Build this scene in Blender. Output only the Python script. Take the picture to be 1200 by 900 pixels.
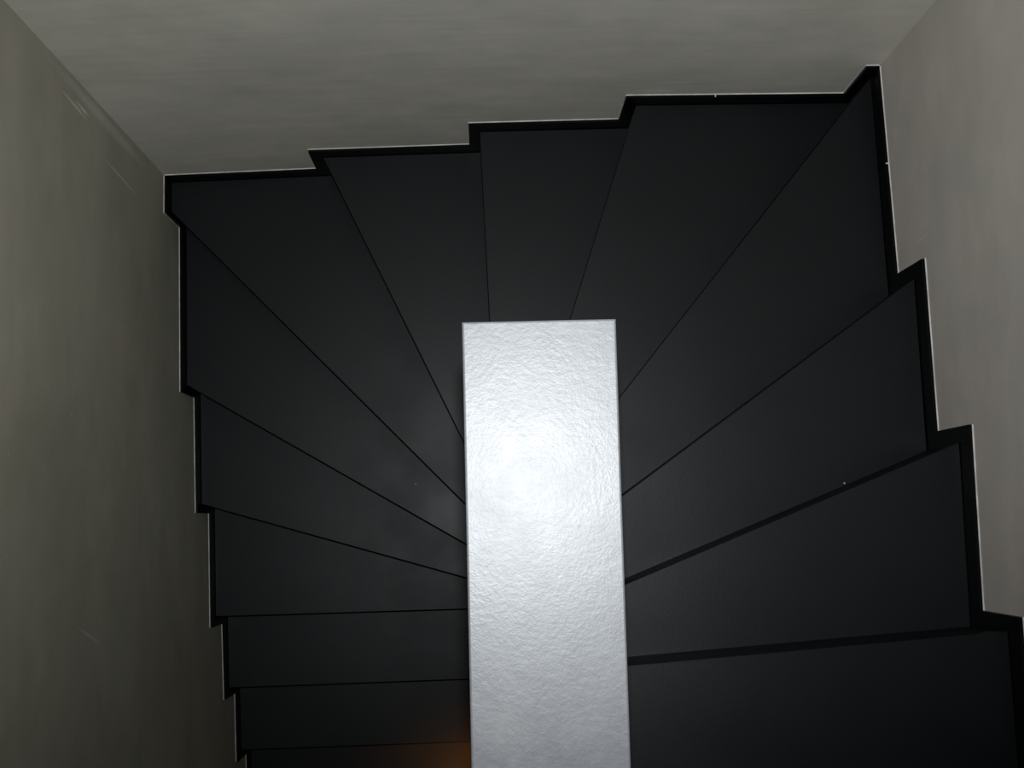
import bpy, bmesh, math
from mathutils import Matrix, Vector

for o in list(bpy.data.objects):
    bpy.data.objects.remove(o)
S = bpy.context.scene
COL = S.collection

# ------------------------------------------------------------------ camera
cam = bpy.data.cameras.new('camera')
camo = bpy.data.objects.new('camera', cam)
COL.objects.link(camo)
cam.sensor_fit = 'HORIZONTAL'
cam.sensor_width = 36.0
cam.lens = 1493.75 / 1200 * 36.0
cam.clip_start = 0.05
R3 = Matrix.Rotation(-0.0370, 3, 'Z') @ Matrix.Rotation(-0.0215, 3, 'Y') @ Matrix.Rotation(0.1106, 3, 'X')
# world z of the camera: the finished floor at the stair foot is z = 0
H0 = 5.20
camo.matrix_world = Matrix.Translation((0, 0, H0)) @ R3.to_4x4()
S.camera = camo

# ------------------------------------------------------------------ world, lights, exposure
S.view_settings.view_transform = 'Standard'
S.view_settings.look = 'None'
S.view_settings.gamma = 1.0
S.view_settings.use_curve_mapping = False
S.view_settings.exposure = 0.0
w = bpy.data.worlds.new('dim_interior')
S.world = w
w.use_nodes = True
w.node_tree.nodes['Background'].inputs[0].default_value = (1.0, 0.93, 0.84, 1)
w.node_tree.nodes['Background'].inputs[1].default_value = 0.010

# the compact camera's own flash, just above the lens
fl = bpy.data.lights.new('camera_flash', 'SPOT')
fl.energy = 134.0
fl.color = (0.95, 0.98, 1.0)
fl.shadow_soft_size = 0.018
fl.spot_size = math.radians(84)
fl.spot_blend = 1.0
flo = bpy.data.objects.new('camera_flash', fl)
COL.objects.link(flo)
flo.matrix_world = Matrix.Translation(Vector((0, 0, H0)) + R3 @ Vector((0.004, 0.080, 0))) @ R3.to_4x4() @ Matrix.Rotation(math.radians(9), 4, 'X')

# warm lamp of the storey below, shining on the lowest treads beside the centre wall
wl = bpy.data.lights.new('lower_landing_lamp', 'SPOT')
wl.spot_size = math.radians(96)
wl.spot_blend = 1.0
wl.energy = 4.8
wl.color = (1.0, 0.36, 0.06)
wl.shadow_soft_size = 0.03
wlo = bpy.data.objects.new('lower_landing_lamp', wl)
COL.objects.link(wlo)
wlo.location = (-0.06, -0.96, H0 - 3.84)

# ------------------------------------------------------------------ materials
def mat(name):
    m = bpy.data.materials.new(name)
    m.use_nodes = True
    nt = m.node_tree
    return m, nt, nt.nodes['Principled BSDF']

def N(nt, kind, **kw):
    n = nt.nodes.new(kind)
    for k, v in kw.items():
        setattr(n, k, v)
    return n

def coords(nt, scale=(1, 1, 1), rot=(0, 0, 0), loc=(0, 0, 0)):
    tc = N(nt, 'ShaderNodeTexCoord')
    mp = N(nt, 'ShaderNodeMapping')
    mp.inputs['Scale'].default_value = scale
    mp.inputs['Rotation'].default_value = rot
    mp.inputs['Location'].default_value = loc
    nt.links.new(tc.outputs['Object'], mp.inputs['Vector'])
    return mp.outputs['Vector']

def noise(nt, vec, scale, detail=4, rough=0.55):
    n = N(nt, 'ShaderNodeTexNoise')
    n.inputs['Scale'].default_value = scale
    n.inputs['Detail'].default_value = detail
    n.inputs['Roughness'].default_value = rough
    nt.links.new(vec, n.inputs['Vector'])
    return n.outputs['Fac']

def ramp(nt, fac, stops):
    r = N(nt, 'ShaderNodeValToRGB')
    e = r.color_ramp.elements
    while len(e) < len(stops):
        e.new(0.5)
    for i, (p, c) in enumerate(stops):
        e[i].position = p
        e[i].color = (c, c, c, 1) if isinstance(c, (int, float)) else (*c, 1)
    nt.links.new(fac, r.inputs['Fac'])
    return r.outputs['Color']

def mix(nt, fac, a, b, mode='MIX'):
    m = N(nt, 'ShaderNodeMix', data_type='RGBA', blend_type=mode)
    for s, v in ((m.inputs[0], fac), (m.inputs[6], a), (m.inputs[7], b)):
        if isinstance(v, (int, float)):
            s.default_value = v
        elif isinstance(v, tuple):
            s.default_value = (*v, 1)
        else:
            nt.links.new(v, s)
    return m.outputs[2]

def bump(nt, p, height, strength, dist, prev=None):
    b = N(nt, 'ShaderNodeBump')
    b.inputs['Strength'].default_value = strength
    b.inputs['Distance'].default_value = dist
    nt.links.new(height, b.inputs['Height'])
    if prev:
        nt.links.new(prev, b.inputs['Normal'])
    nt.links.new(b.outputs['Normal'], p.inputs['Normal'])
    return b.outputs['Normal']

def mark(nt, centre, axis, length, width, strength):
    """a trowel scrape or scratch of its own shape at a fixed place on the wall (object space)"""
    tc = N(nt, 'ShaderNodeTexCoord')
    sub = N(nt, 'ShaderNodeVectorMath', operation='SUBTRACT')
    nt.links.new(tc.outputs['Object'], sub.inputs[0])
    sub.inputs[1].default_value = centre
    a = Vector(axis).normalized()
    dot = N(nt, 'ShaderNodeVectorMath', operation='DOT_PRODUCT')
    nt.links.new(sub.outputs[0], dot.inputs[0]); dot.inputs[1].default_value = a
    ln = N(nt, 'ShaderNodeVectorMath', operation='LENGTH')
    nt.links.new(sub.outputs[0], ln.inputs[0])
    def m(op, x, y=None, z=None):
        n = N(nt, 'ShaderNodeMath', operation=op)
        for i, v in enumerate((x, y, z)):
            if v is None: continue
            if isinstance(v, (int, float)): n.inputs[i].default_value = v
            else: nt.links.new(v, n.inputs[i])
        return n.outputs[0]
    d2 = m('MULTIPLY', dot.outputs['Value'], dot.outputs['Value'])
    l2 = m('MULTIPLY', ln.outputs['Value'], ln.outputs['Value'])
    p2 = m('SUBTRACT', l2, d2)
    q = m('ADD', m('DIVIDE', d2, length * length), m('DIVIDE', p2, width * width))
    v = m('SUBTRACT', 1.0, q)
    v.node.use_clamp = True
    br = noise(nt, coords(nt, (1, 1, 1)), 90, 3)
    v = m('MULTIPLY', v, m('MULTIPLY', br, strength * 1.8))
    v.node.use_clamp = True
    return v

def wall_material(name, base, dark, grain, marks=()):
    m, nt, p = mat(name)
    big = noise(nt, coords(nt), 1.6, 3)
    col = mix(nt, ramp(nt, big, [(0.35, 0.0), (0.68, 1.0)]), base, dark)
    st = noise(nt, coords(nt, grain), 1.0, 6, 0.65)       # float strokes
    col = mix(nt, 0.26, col, ramp(nt, st, [(0.3, 0.78), (0.55, 1.0), (0.75, 1.16)]), 'MULTIPLY')
    blot = noise(nt, coords(nt, loc=(3, 1, 2)), 9, 5, 0.6)
    col = mix(nt, 0.6, col, ramp(nt, blot, [(0.32, (0.88, 0.92, 0.88)), (0.68, (1.10, 1.02, 1.02))]), 'MULTIPLY')
    spk = noise(nt, coords(nt, loc=(7, 3, 2)), 60, 2, 0.5)
    col = mix(nt, ramp(nt, spk, [(0.73, 0.0), (0.80, 0.35)]), col, (0.85, 0.84, 0.80))
    for mk in marks:
        col = mix(nt, mark(nt, *mk), col, (0.92, 0.91, 0.88))
    nt.links.new(col, p.inputs['Base Color'])
    p.inputs['Roughness'].default_value = 0.62
    p.inputs['Specular IOR Level'].default_value = 0.35
    n1 = bump(nt, p, big, 0.4, 0.03)
    n2 = bump(nt, p, st, 0.16, 0.004, n1)
    fine = noise(nt, coords(nt), 120, 4)
    bump(nt, p, fine, 0.12, 0.0015, n2)
    return m

def black_material(name, base, rough, seed, spec):
    m, nt, p = mat(name)
    v = coords(nt, loc=(seed, seed * 0.7, 0))
    n1 = noise(nt, v, 5, 5, 0.6)
    col = mix(nt, ramp(nt, n1, [(0.35, 0.0), (0.7, 1.0)]), base, tuple(c * f for c, f in zip(base, (1.35, 1.25, 1.2))))
    sp = noise(nt, v, 55, 3, 0.5)
    col = mix(nt, ramp(nt, sp, [(0.72, 0.0), (0.8, 0.25)]), col, tuple(c * 3.0 for c in base))
    nt.links.new(col, p.inputs['Base Color'])
    rr = ramp(nt, noise(nt, v, 3, 4), [(0.3, rough - 0.05), (0.7, rough + 0.06)])
    nt.links.new(rr, p.inputs['Roughness'])
    p.inputs['Specular IOR Level'].default_value = spec
    bump(nt, p, noise(nt, v, 140, 3), 0.10, 0.001)
    return m

# where a wall mark sits is given in the wall's own (world) coordinates
def Zw(z): return H0 + z

M_back = wall_material('grey_plaster_back_lit', (0.84, 0.82, 0.745), (0.72, 0.71, 0.64), (3, 3, 26),  # same plaster on all walls; stronger light here is put into the base colour
    [((0.46, 0.985, Zw(-2.80)), (1, 0, 0.0), 0.12, 0.006, 0.8),
     ((0.43, 0.985, Zw(-2.855)), (1, 0, -0.02), 0.06, 0.009, 0.8),
     ((0.75, 0.985, Zw(-2.81)), (1, 0, 0.03), 0.10, 0.006, 0.5),
     ((-0.01, 0.985, Zw(-2.95)), (0.35, 0, 1), 0.08, 0.004, 0.6),
     ((-0.66, 0.985, Zw(-3.1)), (1, 0, -0.25), 0.05, 0.004, 0.6)])
M_left = wall_material('grey_plaster_left_shaded', (0.495, 0.485, 0.40), (0.415, 0.40, 0.325), (4, 4, 9),  # same plaster, base darker and olive: the dimmer light is in the colour
    [((-0.84, 0.86, Zw(-3.0)), (0, 0.05, 1), 0.16, 0.004, 0.5),
     ((-0.84, -0.20, Zw(-2.75)), (0, 0.3, 1), 0.10, 0.005, 0.35),
     ((-0.84, 0.92, Zw(-2.65)), (0, 0.05, 1), 0.10, 0.006, 0.5),
     ((-0.84, 0.955, Zw(-2.85)), (0, 0.02, 1), 0.40, 0.018, 0.30),
     ((-0.84, 0.93, Zw(-2.70)), (0, 0.06, 1), 0.05, 0.005, 0.8)])
M_right = wall_material('grey_plaster_right_lit', (0.635, 0.595, 0.55), (0.56, 0.525, 0.485), (4, 4, 9),  # same plaster, with this side's warm light mixed into the base colour
    [((0.914, 0.55, Zw(-2.55)), (0, 0.1, 1), 0.05, 0.004, 0.4),
     ((0.914, 0.36, Zw(-2.42)), (0, 0.4, 1), 0.03, 0.004, 0.4)])
M_black = black_material('black_slate', (0.0024, 0.0043, 0.0054), 0.44, 1.0, 0.26)
M_skirt = black_material('black_skirting', (0.0012, 0.0014, 0.0015), 0.40, 5.0, 0.12)

M_bead, nt, p = mat('pale_sealant')
c = ramp(nt, noise(nt, coords(nt), 25, 4), [(0.35, (0.55, 0.55, 0.52)), (0.65, (0.85, 0.85, 0.82))])
nt.links.new(c, p.inputs['Base Color'])
p.inputs['Roughness'].default_value = 0.5

M_cap, nt, p = mat('painted_cap')
v = coords(nt)
c1 = noise(nt, v, 14, 5, 0.6)
c2 = noise(nt, coords(nt, (1, 2.2, 1), (0, 0, 0.5)), 70, 5, 0.7)
col = mix(nt, ramp(nt, c1, [(0.3, 0.0), (0.7, 1.0)]), (0.168, 0.176, 0.190), (0.205, 0.214, 0.224))
col = mix(nt, 0.6, col, ramp(nt, c2, [(0.3, 0.74), (0.7, 1.18)]), 'MULTIPLY')
pit = noise(nt, coords(nt, loc=(2, 5, 0)), 130, 2, 0.5)
col = mix(nt, ramp(nt, pit, [(0.74, 0.0), (0.80, 0.45)]), col, (0.14, 0.14, 0.15))
nt.links.new(col, p.inputs['Base Color'])
p.inputs['Specular IOR Level'].default_value = 0.46
nt.links.new(ramp(nt, c1, [(0.3, 0.345), (0.7, 0.405)]), p.inputs['Roughness'])
b1 = bump(nt, p, noise(nt, v, 34, 4, 0.6), 0.11, 0.002)
bump(nt, p, noise(nt, v, 210, 4, 0.7), 0.27, 0.0009, b1)

M_floor, nt, p = mat('lower_floor')
c = ramp(nt, noise(nt, coords(nt), 6, 4), [(0.3, (0.05, 0.045, 0.04)), (0.7, (0.08, 0.07, 0.06))])
nt.links.new(c, p.inputs['Base Color'])

# ------------------------------------------------------------------ helpers
def prism(bm, poly, z0, z1):
    """closed prism over a plan polygon"""
    a = [bm.verts.new((x, y, z0)) for x, y in poly]
    b = [bm.verts.new((x, y, z1)) for x, y in poly]
    n = len(poly)
    bm.faces.new(a); bm.faces.new(b)
    for i in range(n):
        bm.faces.new((a[i], a[(i + 1) % n], b[(i + 1) % n], b[i]))

def finish(name, bm, m, parent=None, origin=(0, 0, 0), bev=0.0, seg=2):
    bmesh.ops.recalc_face_normals(bm, faces=bm.faces)
    if bev:
        zmax = max(vv.co.z for vv in bm.verts)
        es = [e for e in bm.edges if all(abs(vv.co.z - zmax) < 5e-3 for vv in e.verts)]
        bmesh.ops.bevel(bm, geom=es, offset=bev, segments=seg, affect='EDGES', profile=0.5)
        bmesh.ops.recalc_face_normals(bm, faces=bm.faces)
    O = Vector(origin)
    if parent is None:
        bmesh.ops.translate(bm, verts=bm.verts, vec=-O)
    else:
        bmesh.ops.translate(bm, verts=bm.verts, vec=-parent.location)
    me = bpy.data.meshes.new(name)
    bm.to_mesh(me); bm.free()
    me.materials.append(m)
    o = bpy.data.objects.new(name, me)
    COL.objects.link(o)
    if parent is None:
        o.location = O
    else:
        o.parent = parent
    return o

# ------------------------------------------------------------------ survey of the stair (metres)
XL, XR, YB = -0.8398, 0.9142, 0.9843
RISE = 0.175
Z = {0: -2.2324, 1: -2.4046, 2: -2.5834, 3: -2.7516, 4: -2.9317, 5: -3.1053, 6: -3.2817, 7: -3.4553,
     8: -3.6305, 9: -3.8036, 10: -3.9827, 11: -4.1568, 12: -4.3324, 13: -4.5039}
Z[-1] = Z[0] + RISE; Z[14] = Z[13] - RISE; Z[15] = Z[14] - RISE
Z = {k: H0 + zz for k, zz in Z.items()}
HS = 0.05            # skirting stands this high above each tread
TS = 0.008           # skirting thickness
# nosing lines in plan: two surveyed points each
E = {-1: ((0.24, -0.4875), (0.913, -0.462)),
     0: ((0.2412, -0.2483), (0.9135, -0.2162)), 1: ((0.2629, -0.1170), (0.9097, 0.1244)),
     2: ((0.2848, 0.0528), (0.9163, 0.4815)), 3: ((0.3055, 0.2699), (0.9051, 0.9750)),
     4: ((0.2169, 0.4744), (0.3972, 0.9893)), 5: ((0.0297, 0.5070), (0.0219, 0.9858)),
     6: ((-0.0489, 0.2218), (-0.3949, 0.9868)), 7: ((-0.0525, 0.0628), (-0.8312, 0.8905)),
     8: ((-0.0555, -0.0490), (-0.8373, 0.4309)), 9: ((-0.0615, -0.1503), (-0.8265, 0.0913)),
     10: ((-0.0665, -0.2531), (-0.8411, -0.2468)), 11: ((-0.0690, -0.4856), (-0.8345, -0.4831)),
     12: ((-0.0748, -0.7096), (-0.8322, -0.7061)), 13: ((-0.0748, -0.940), (-0.8322, -0.936)),
     14: ((-0.0748, -1.170), (-0.8322, -1.166))}
# where each step of the skirting drops, on the wall face
W = {-1: (0.9121, -0.435), 0: (0.9121, -0.1889), 1: (0.9174, 0.1539), 2: (0.9164, 0.5070), 3: (0.8771, 0.9786), 4: (0.3657, 0.9881),
     5: (-0.0051, 0.9891), 6: (-0.4235, 0.9871), 7: (-0.8404, 0.8758), 8: (-0.8426, 0.4047),
     9: (-0.8415, 0.0678), 10: (-0.8411, -0.2758), 11: (-0.8377, -0.5122), 12: (-0.8357, -0.7345),
     13: (-0.8357, -0.9645), 14: (-0.8357, -1.1945)}
CR = (0.9084, 0.9781)
CL = (-0.8392, 0.9806)
YR = -0.95       # how far the right flight is built towards the photographer's side
YL = -1.45
right_line = [(0.9121, YR), W[-1], W[0], W[1], W[2], CR]
back_line = [CR, W[3], W[4], W[5], W[6], CL]
left_line = [CL, W[7], W[8], W[9], W[10], W[11], W[12], W[13], W[14], (-0.8357, YL)]
outline = right_line + back_line[1:] + left_line[1:]
# centre wall in plan
DN = 1.30
NW = [(-0.0212 - 0.0117 * 1.55, YL), (0.1373 - 0.0125 * 1.55, YL), (0.1429, 0.2070), (-0.0160, 0.2096)]
NW[0] = (-0.0160 - 0.0116 * (0.2096 - YL), YL)
NW[1] = (0.1429 - 0.0124 * (0.2070 - YL), YL)
core_line = [NW[1], NW[2], NW[3], NW[0]]

def isect(p, d, a, b):
    """parameter along p + t d where it meets the segment a-b, or None"""
    ex, ey = b[0] - a[0], b[1] - a[1]
    den = d[0] * ey - d[1] * ex
    if abs(den) < 1e-9: return None
    t = ((a[0] - p[0]) * ey - (a[1] - p[1]) * ex) / den
    u = ((a[0] - p[0]) * d[1] - (a[1] - p[1]) * d[0]) / den
    return t if -1e-6 <= u <= 1 + 1e-6 else None

def inset(line, dist):
    """plan polyline moved to its inner (stair) side"""
    out = []
    n = len(line)
    for i, pt in enumerate(line):
        ns = []
        for a, b in ((line[i - 1], pt) if i > 0 else None, (pt, line[i + 1]) if i < n - 1 else None) if 0 < i < n - 1 else (((line[0], line[1]),) if i == 0 else ((line[-2], line[-1]),)):
            dx, dy = b[0] - a[0], b[1] - a[1]
            L = math.hypot(dx, dy)
            ns.append((-dy / L, dx / L))
        if len(ns) == 1:
            out.append((pt[0] + ns[0][0] * dist, pt[1] + ns[0][1] * dist))
        else:
            sx, sy = ns[0][0] + ns[1][0], ns[0][1] + ns[1][1]
            q = dist * 2 / (sx * sx + sy * sy)
            out.append((pt[0] + sx * q, pt[1] + sy * q))
    return out

tread_limit = inset(outline, TS)

def line_ends(k, off=0.0):
    """the nosing line k (moved by off towards the upper step) from centre wall to skirting"""
    a, b = Vector(E[k][0]), Vector(E[k][1])
    d = (b - a).normalized()
    n = Vector((d.y, -d.x)) * off            # upper step lies clockwise of the line
    p = a + n
    t_out = [isect(p, d, tread_limit[i], tread_limit[i + 1]) for i in range(len(tread_limit) - 1)]
    t_out = min(t for t in t_out if t is not None and t > 0)
    t_in = [isect(p, d, core_line[i], core_line[i + 1]) for i in range(3)]
    t_in = [t for t in t_in if t is not None and t < t_out - 0.3]
    t_in = max(t_in)
    return tuple(p + d * t_in), tuple(p + d * t_out)

# ------------------------------------------------------------------ structure: walls, floor
def wall(name, line, back, m, z0, z1):
    bm = bmesh.new()
    prism(bm, list(line) + list(reversed([(x + back[0], y + back[1]) for x, y in (line[0], line[-1])])), z0, z1)
    o = finish(name, bm, m)
    o['kind'] = 'structure'
    return o
ZT = H0 + 0.55
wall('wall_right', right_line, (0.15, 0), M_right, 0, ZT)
wall('wall_back', back_line, (0, 0.15), M_back, 0, ZT)
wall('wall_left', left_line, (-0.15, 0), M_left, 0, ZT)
bm = bmesh.new(); prism(bm, [(-1.0, YL), (1.08, YL), (1.08, 1.14), (-1.0, 1.14)], -0.1, 0.0)
finish('floor', bm, M_floor)['kind'] = 'structure'

# ------------------------------------------------------------------ centre wall between the flights
bm = bmesh.new()
prism(bm, NW, 0.0, H0 - DN)
for vv in bm.verts:          # the cap falls a few millimetres to the left
    if vv.co.z > 1: vv.co.z += 0.0022 if vv.co.x > 0.06 else -0.0022
pw = finish('parapet_wall', bm, M_cap, bev=0.0022, seg=3)
pw['label'] = 'pale grey painted parapet wall with flat mottled top in the middle of the stair'
pw['category'] = 'wall'

# ------------------------------------------------------------------ steps
LAB = {
    -1: 'black step above the bottom right one, just past the lower edge of view',
    0: 'big dark slate step at the bottom right corner, highest one in view',
    1: 'broad dark step against the right wall, one down from the bottom right step',
    2: 'dark wedge step against the middle of the right wall, narrow end at the parapet',
    3: 'long dark wedge step reaching into the back right corner of the stairwell',
    4: 'largest dark wedge step along the back wall, just left of the back right corner',
    5: 'narrow dark wedge step directly behind the parapet end, middle of the back wall',
    6: 'dark wedge step on the back wall, just left of the narrow middle one',
    7: 'dark wedge step filling the back left corner of the stairwell',
    8: 'long black wedge step on the left wall, next down from the corner step',
    9: 'black wedge step on the left wall, between the two longer wedges and the straight steps',
    10: 'black step on the left wall with level front edge, first of the straight left flight',
    11: 'narrow black straight step on the left, second of the straight left flight',
    12: 'narrow black straight step low on the left, with faint orange glow beside the parapet',
    13: 'lowest black step in view at the bottom left, lit orange next to the parapet',
    14: 'black step below the orange lit one, just past the lower edge of view'}
TH = 0.03
for k in range(-1, 15):
    fi, fo = line_ends(k)
    if k == -1:
        bi, bo = (NW[1][0] + 0.0124 * (YR + 0.05 - YL) , YR + 0.05), (0.9121 - TS, YR + 0.05)
    else:
        bi, bo = line_ends(k - 1, 0.022)
    poly = [bi]
    if k == 4: poly.append(NW[2])
    if k == 6: poly.append(NW[3])
    poly += [fi, fo]
    if k == 3: poly.append(tread_limit[5])
    if k == 7: poly.append(tread_limit[10])
    if k == 4: poly.append(tread_limit[5])
    poly.append(bo)
    root = bpy.data.objects.new('stair_step', None)
    COL.objects.link(root)
    cx = sum(q[0] for q in poly) / len(poly); cy = sum(q[1] for q in poly) / len(poly)
    root.location = (cx, cy, Z[k + 1])
    root.empty_display_size = 0.1
    root['label'] = LAB[k]; root['category'] = 'stair step'; root['group'] = 'black winding stair steps'
    bpy.context.view_layer.update()
    bm = bmesh.new(); prism(bm, poly, Z[k] - TH, Z[k])
    finish('tread', bm, M_black, root, bev=0.0018)
    # riser under the nosing
    a0, a1 = line_ends(k, 0.0045); b0, b1 = line_ends(k, 0.0195)
    bm = bmesh.new(); prism(bm, [a0, a1, b1, b0], Z[k + 1], Z[k] - TH)
    finish('riser', bm, M_black, root)

# ------------------------------------------------------------------ stepped skirting with a pale sealant bead
def seg_quad(a, b, t0, t1):
    """plan quad along a->b between two depths on the inner side"""
    dx, dy = b[0] - a[0], b[1] - a[1]
    L = math.hypot(dx, dy); nx, ny = -dy / L, dx / L
    return [(a[0] + nx * t0, a[1] + ny * t0), (b[0] + nx * t0, b[1] + ny * t0),
            (b[0] + nx * t1, b[1] + ny * t1), (a[0] + nx * t1, a[1] + ny * t1)]
def along(a, b, t):
    L = math.hypot(b[0] - a[0], b[1] - a[1]); t /= L
    return (a[0] + (b[0] - a[0]) * t, a[1] + (b[1] - a[1]) * t)

def baseboard(name, runs):
    bs = bmesh.new(); bb = bmesh.new()
    for (k, a, b, joint, drop) in runs:
        L = math.hypot(b[0] - a[0], b[1] - a[1])
        parts = [(a, b)] if joint is None else [(a, along(a, b, joint - 0.0009)), (along(a, b, joint + 0.0009), b)]
        for q0, q1 in parts:
            prism(bs, seg_quad(q0, q1, 0.0, TS), Z[k + 1] - 0.02, Z[k] + HS)
            prism(bb, seg_quad(q0, q1, -0.0004, 0.0022), Z[k] + HS, Z[k] + HS + 0.0018)
        if joint is not None:      # a blob of filler in the joint
            prism(bb, seg_quad(along(a, b, joint - 0.0012), along(a, b, joint + 0.0014), 0, TS * 0.9), Z[k] + HS - 0.002, Z[k] + HS + 0.001)
        if drop:                   # sealant down the end of the piece
            prism(bb, seg_quad(b, along(a, b, L + 0.0012), -0.0004, 0.0020), Z[k + 1] + HS, Z[k] + HS)
    o = finish(name, bs, M_skirt)
    o['kind'] = 'structure'
    c = finish('sealant_bead', bb, M_bead, o)
    c['label'] = 'thin pale sealant line along the top of the skirting'
baseboard('baseboard_right', [(-1, right_line[0], W[-1], None, False), (0, W[-1], W[0], None, False), (1, W[0], W[1], None, False),
                              (2, W[1], W[2], None, True), (3, W[2], CR, 0.248, False)])
baseboard('baseboard_back', [(3, CR, W[3], None, True), (4, W[3], W[4], 0.302, True), (5, W[4], W[5], None, True),
                             (6, W[5], W[6], None, True), (7, W[6], CL, None, False)])
baseboard('baseboard_left', [(7, CL, W[7], None, True)] + [(k, W[k - 1], W[k], None, False) for k in range(8, 15)])

# ------------------------------------------------------------------ crumbs of plaster on the treads
def crumb(x, y, z, r, label):
    bm = bmesh.new()
    bmesh.ops.create_icosphere(bm, subdivisions=2, radius=r)
    for i, vv in enumerate(bm.verts):
        f = 1 + 0.22 * math.sin(i * 2.3) + 0.12 * math.sin(i * 5.1)
        vv.co = Vector((vv.co.x * f, vv.co.y * f * 0.8, vv.co.z * 0.6 * f))
    lo = min(vv.co.z for vv in bm.verts)
    bmesh.ops.translate(bm, verts=bm.verts, vec=(x, y, z - lo))
    o = finish('plaster_crumb', bm, M_bead, origin=(x, y, z))
    o['label'] = label; o['category'] = 'crumb'
crumb(0.7340, 0.0585, Z[2], 0.0017, 'tiny pale plaster crumb at the foot of a riser on the right side')
crumb(-0.1910, 0.1240, Z[8], 0.0017, 'tiny pale plaster speck lying on the dark treads left of the parapet wall')
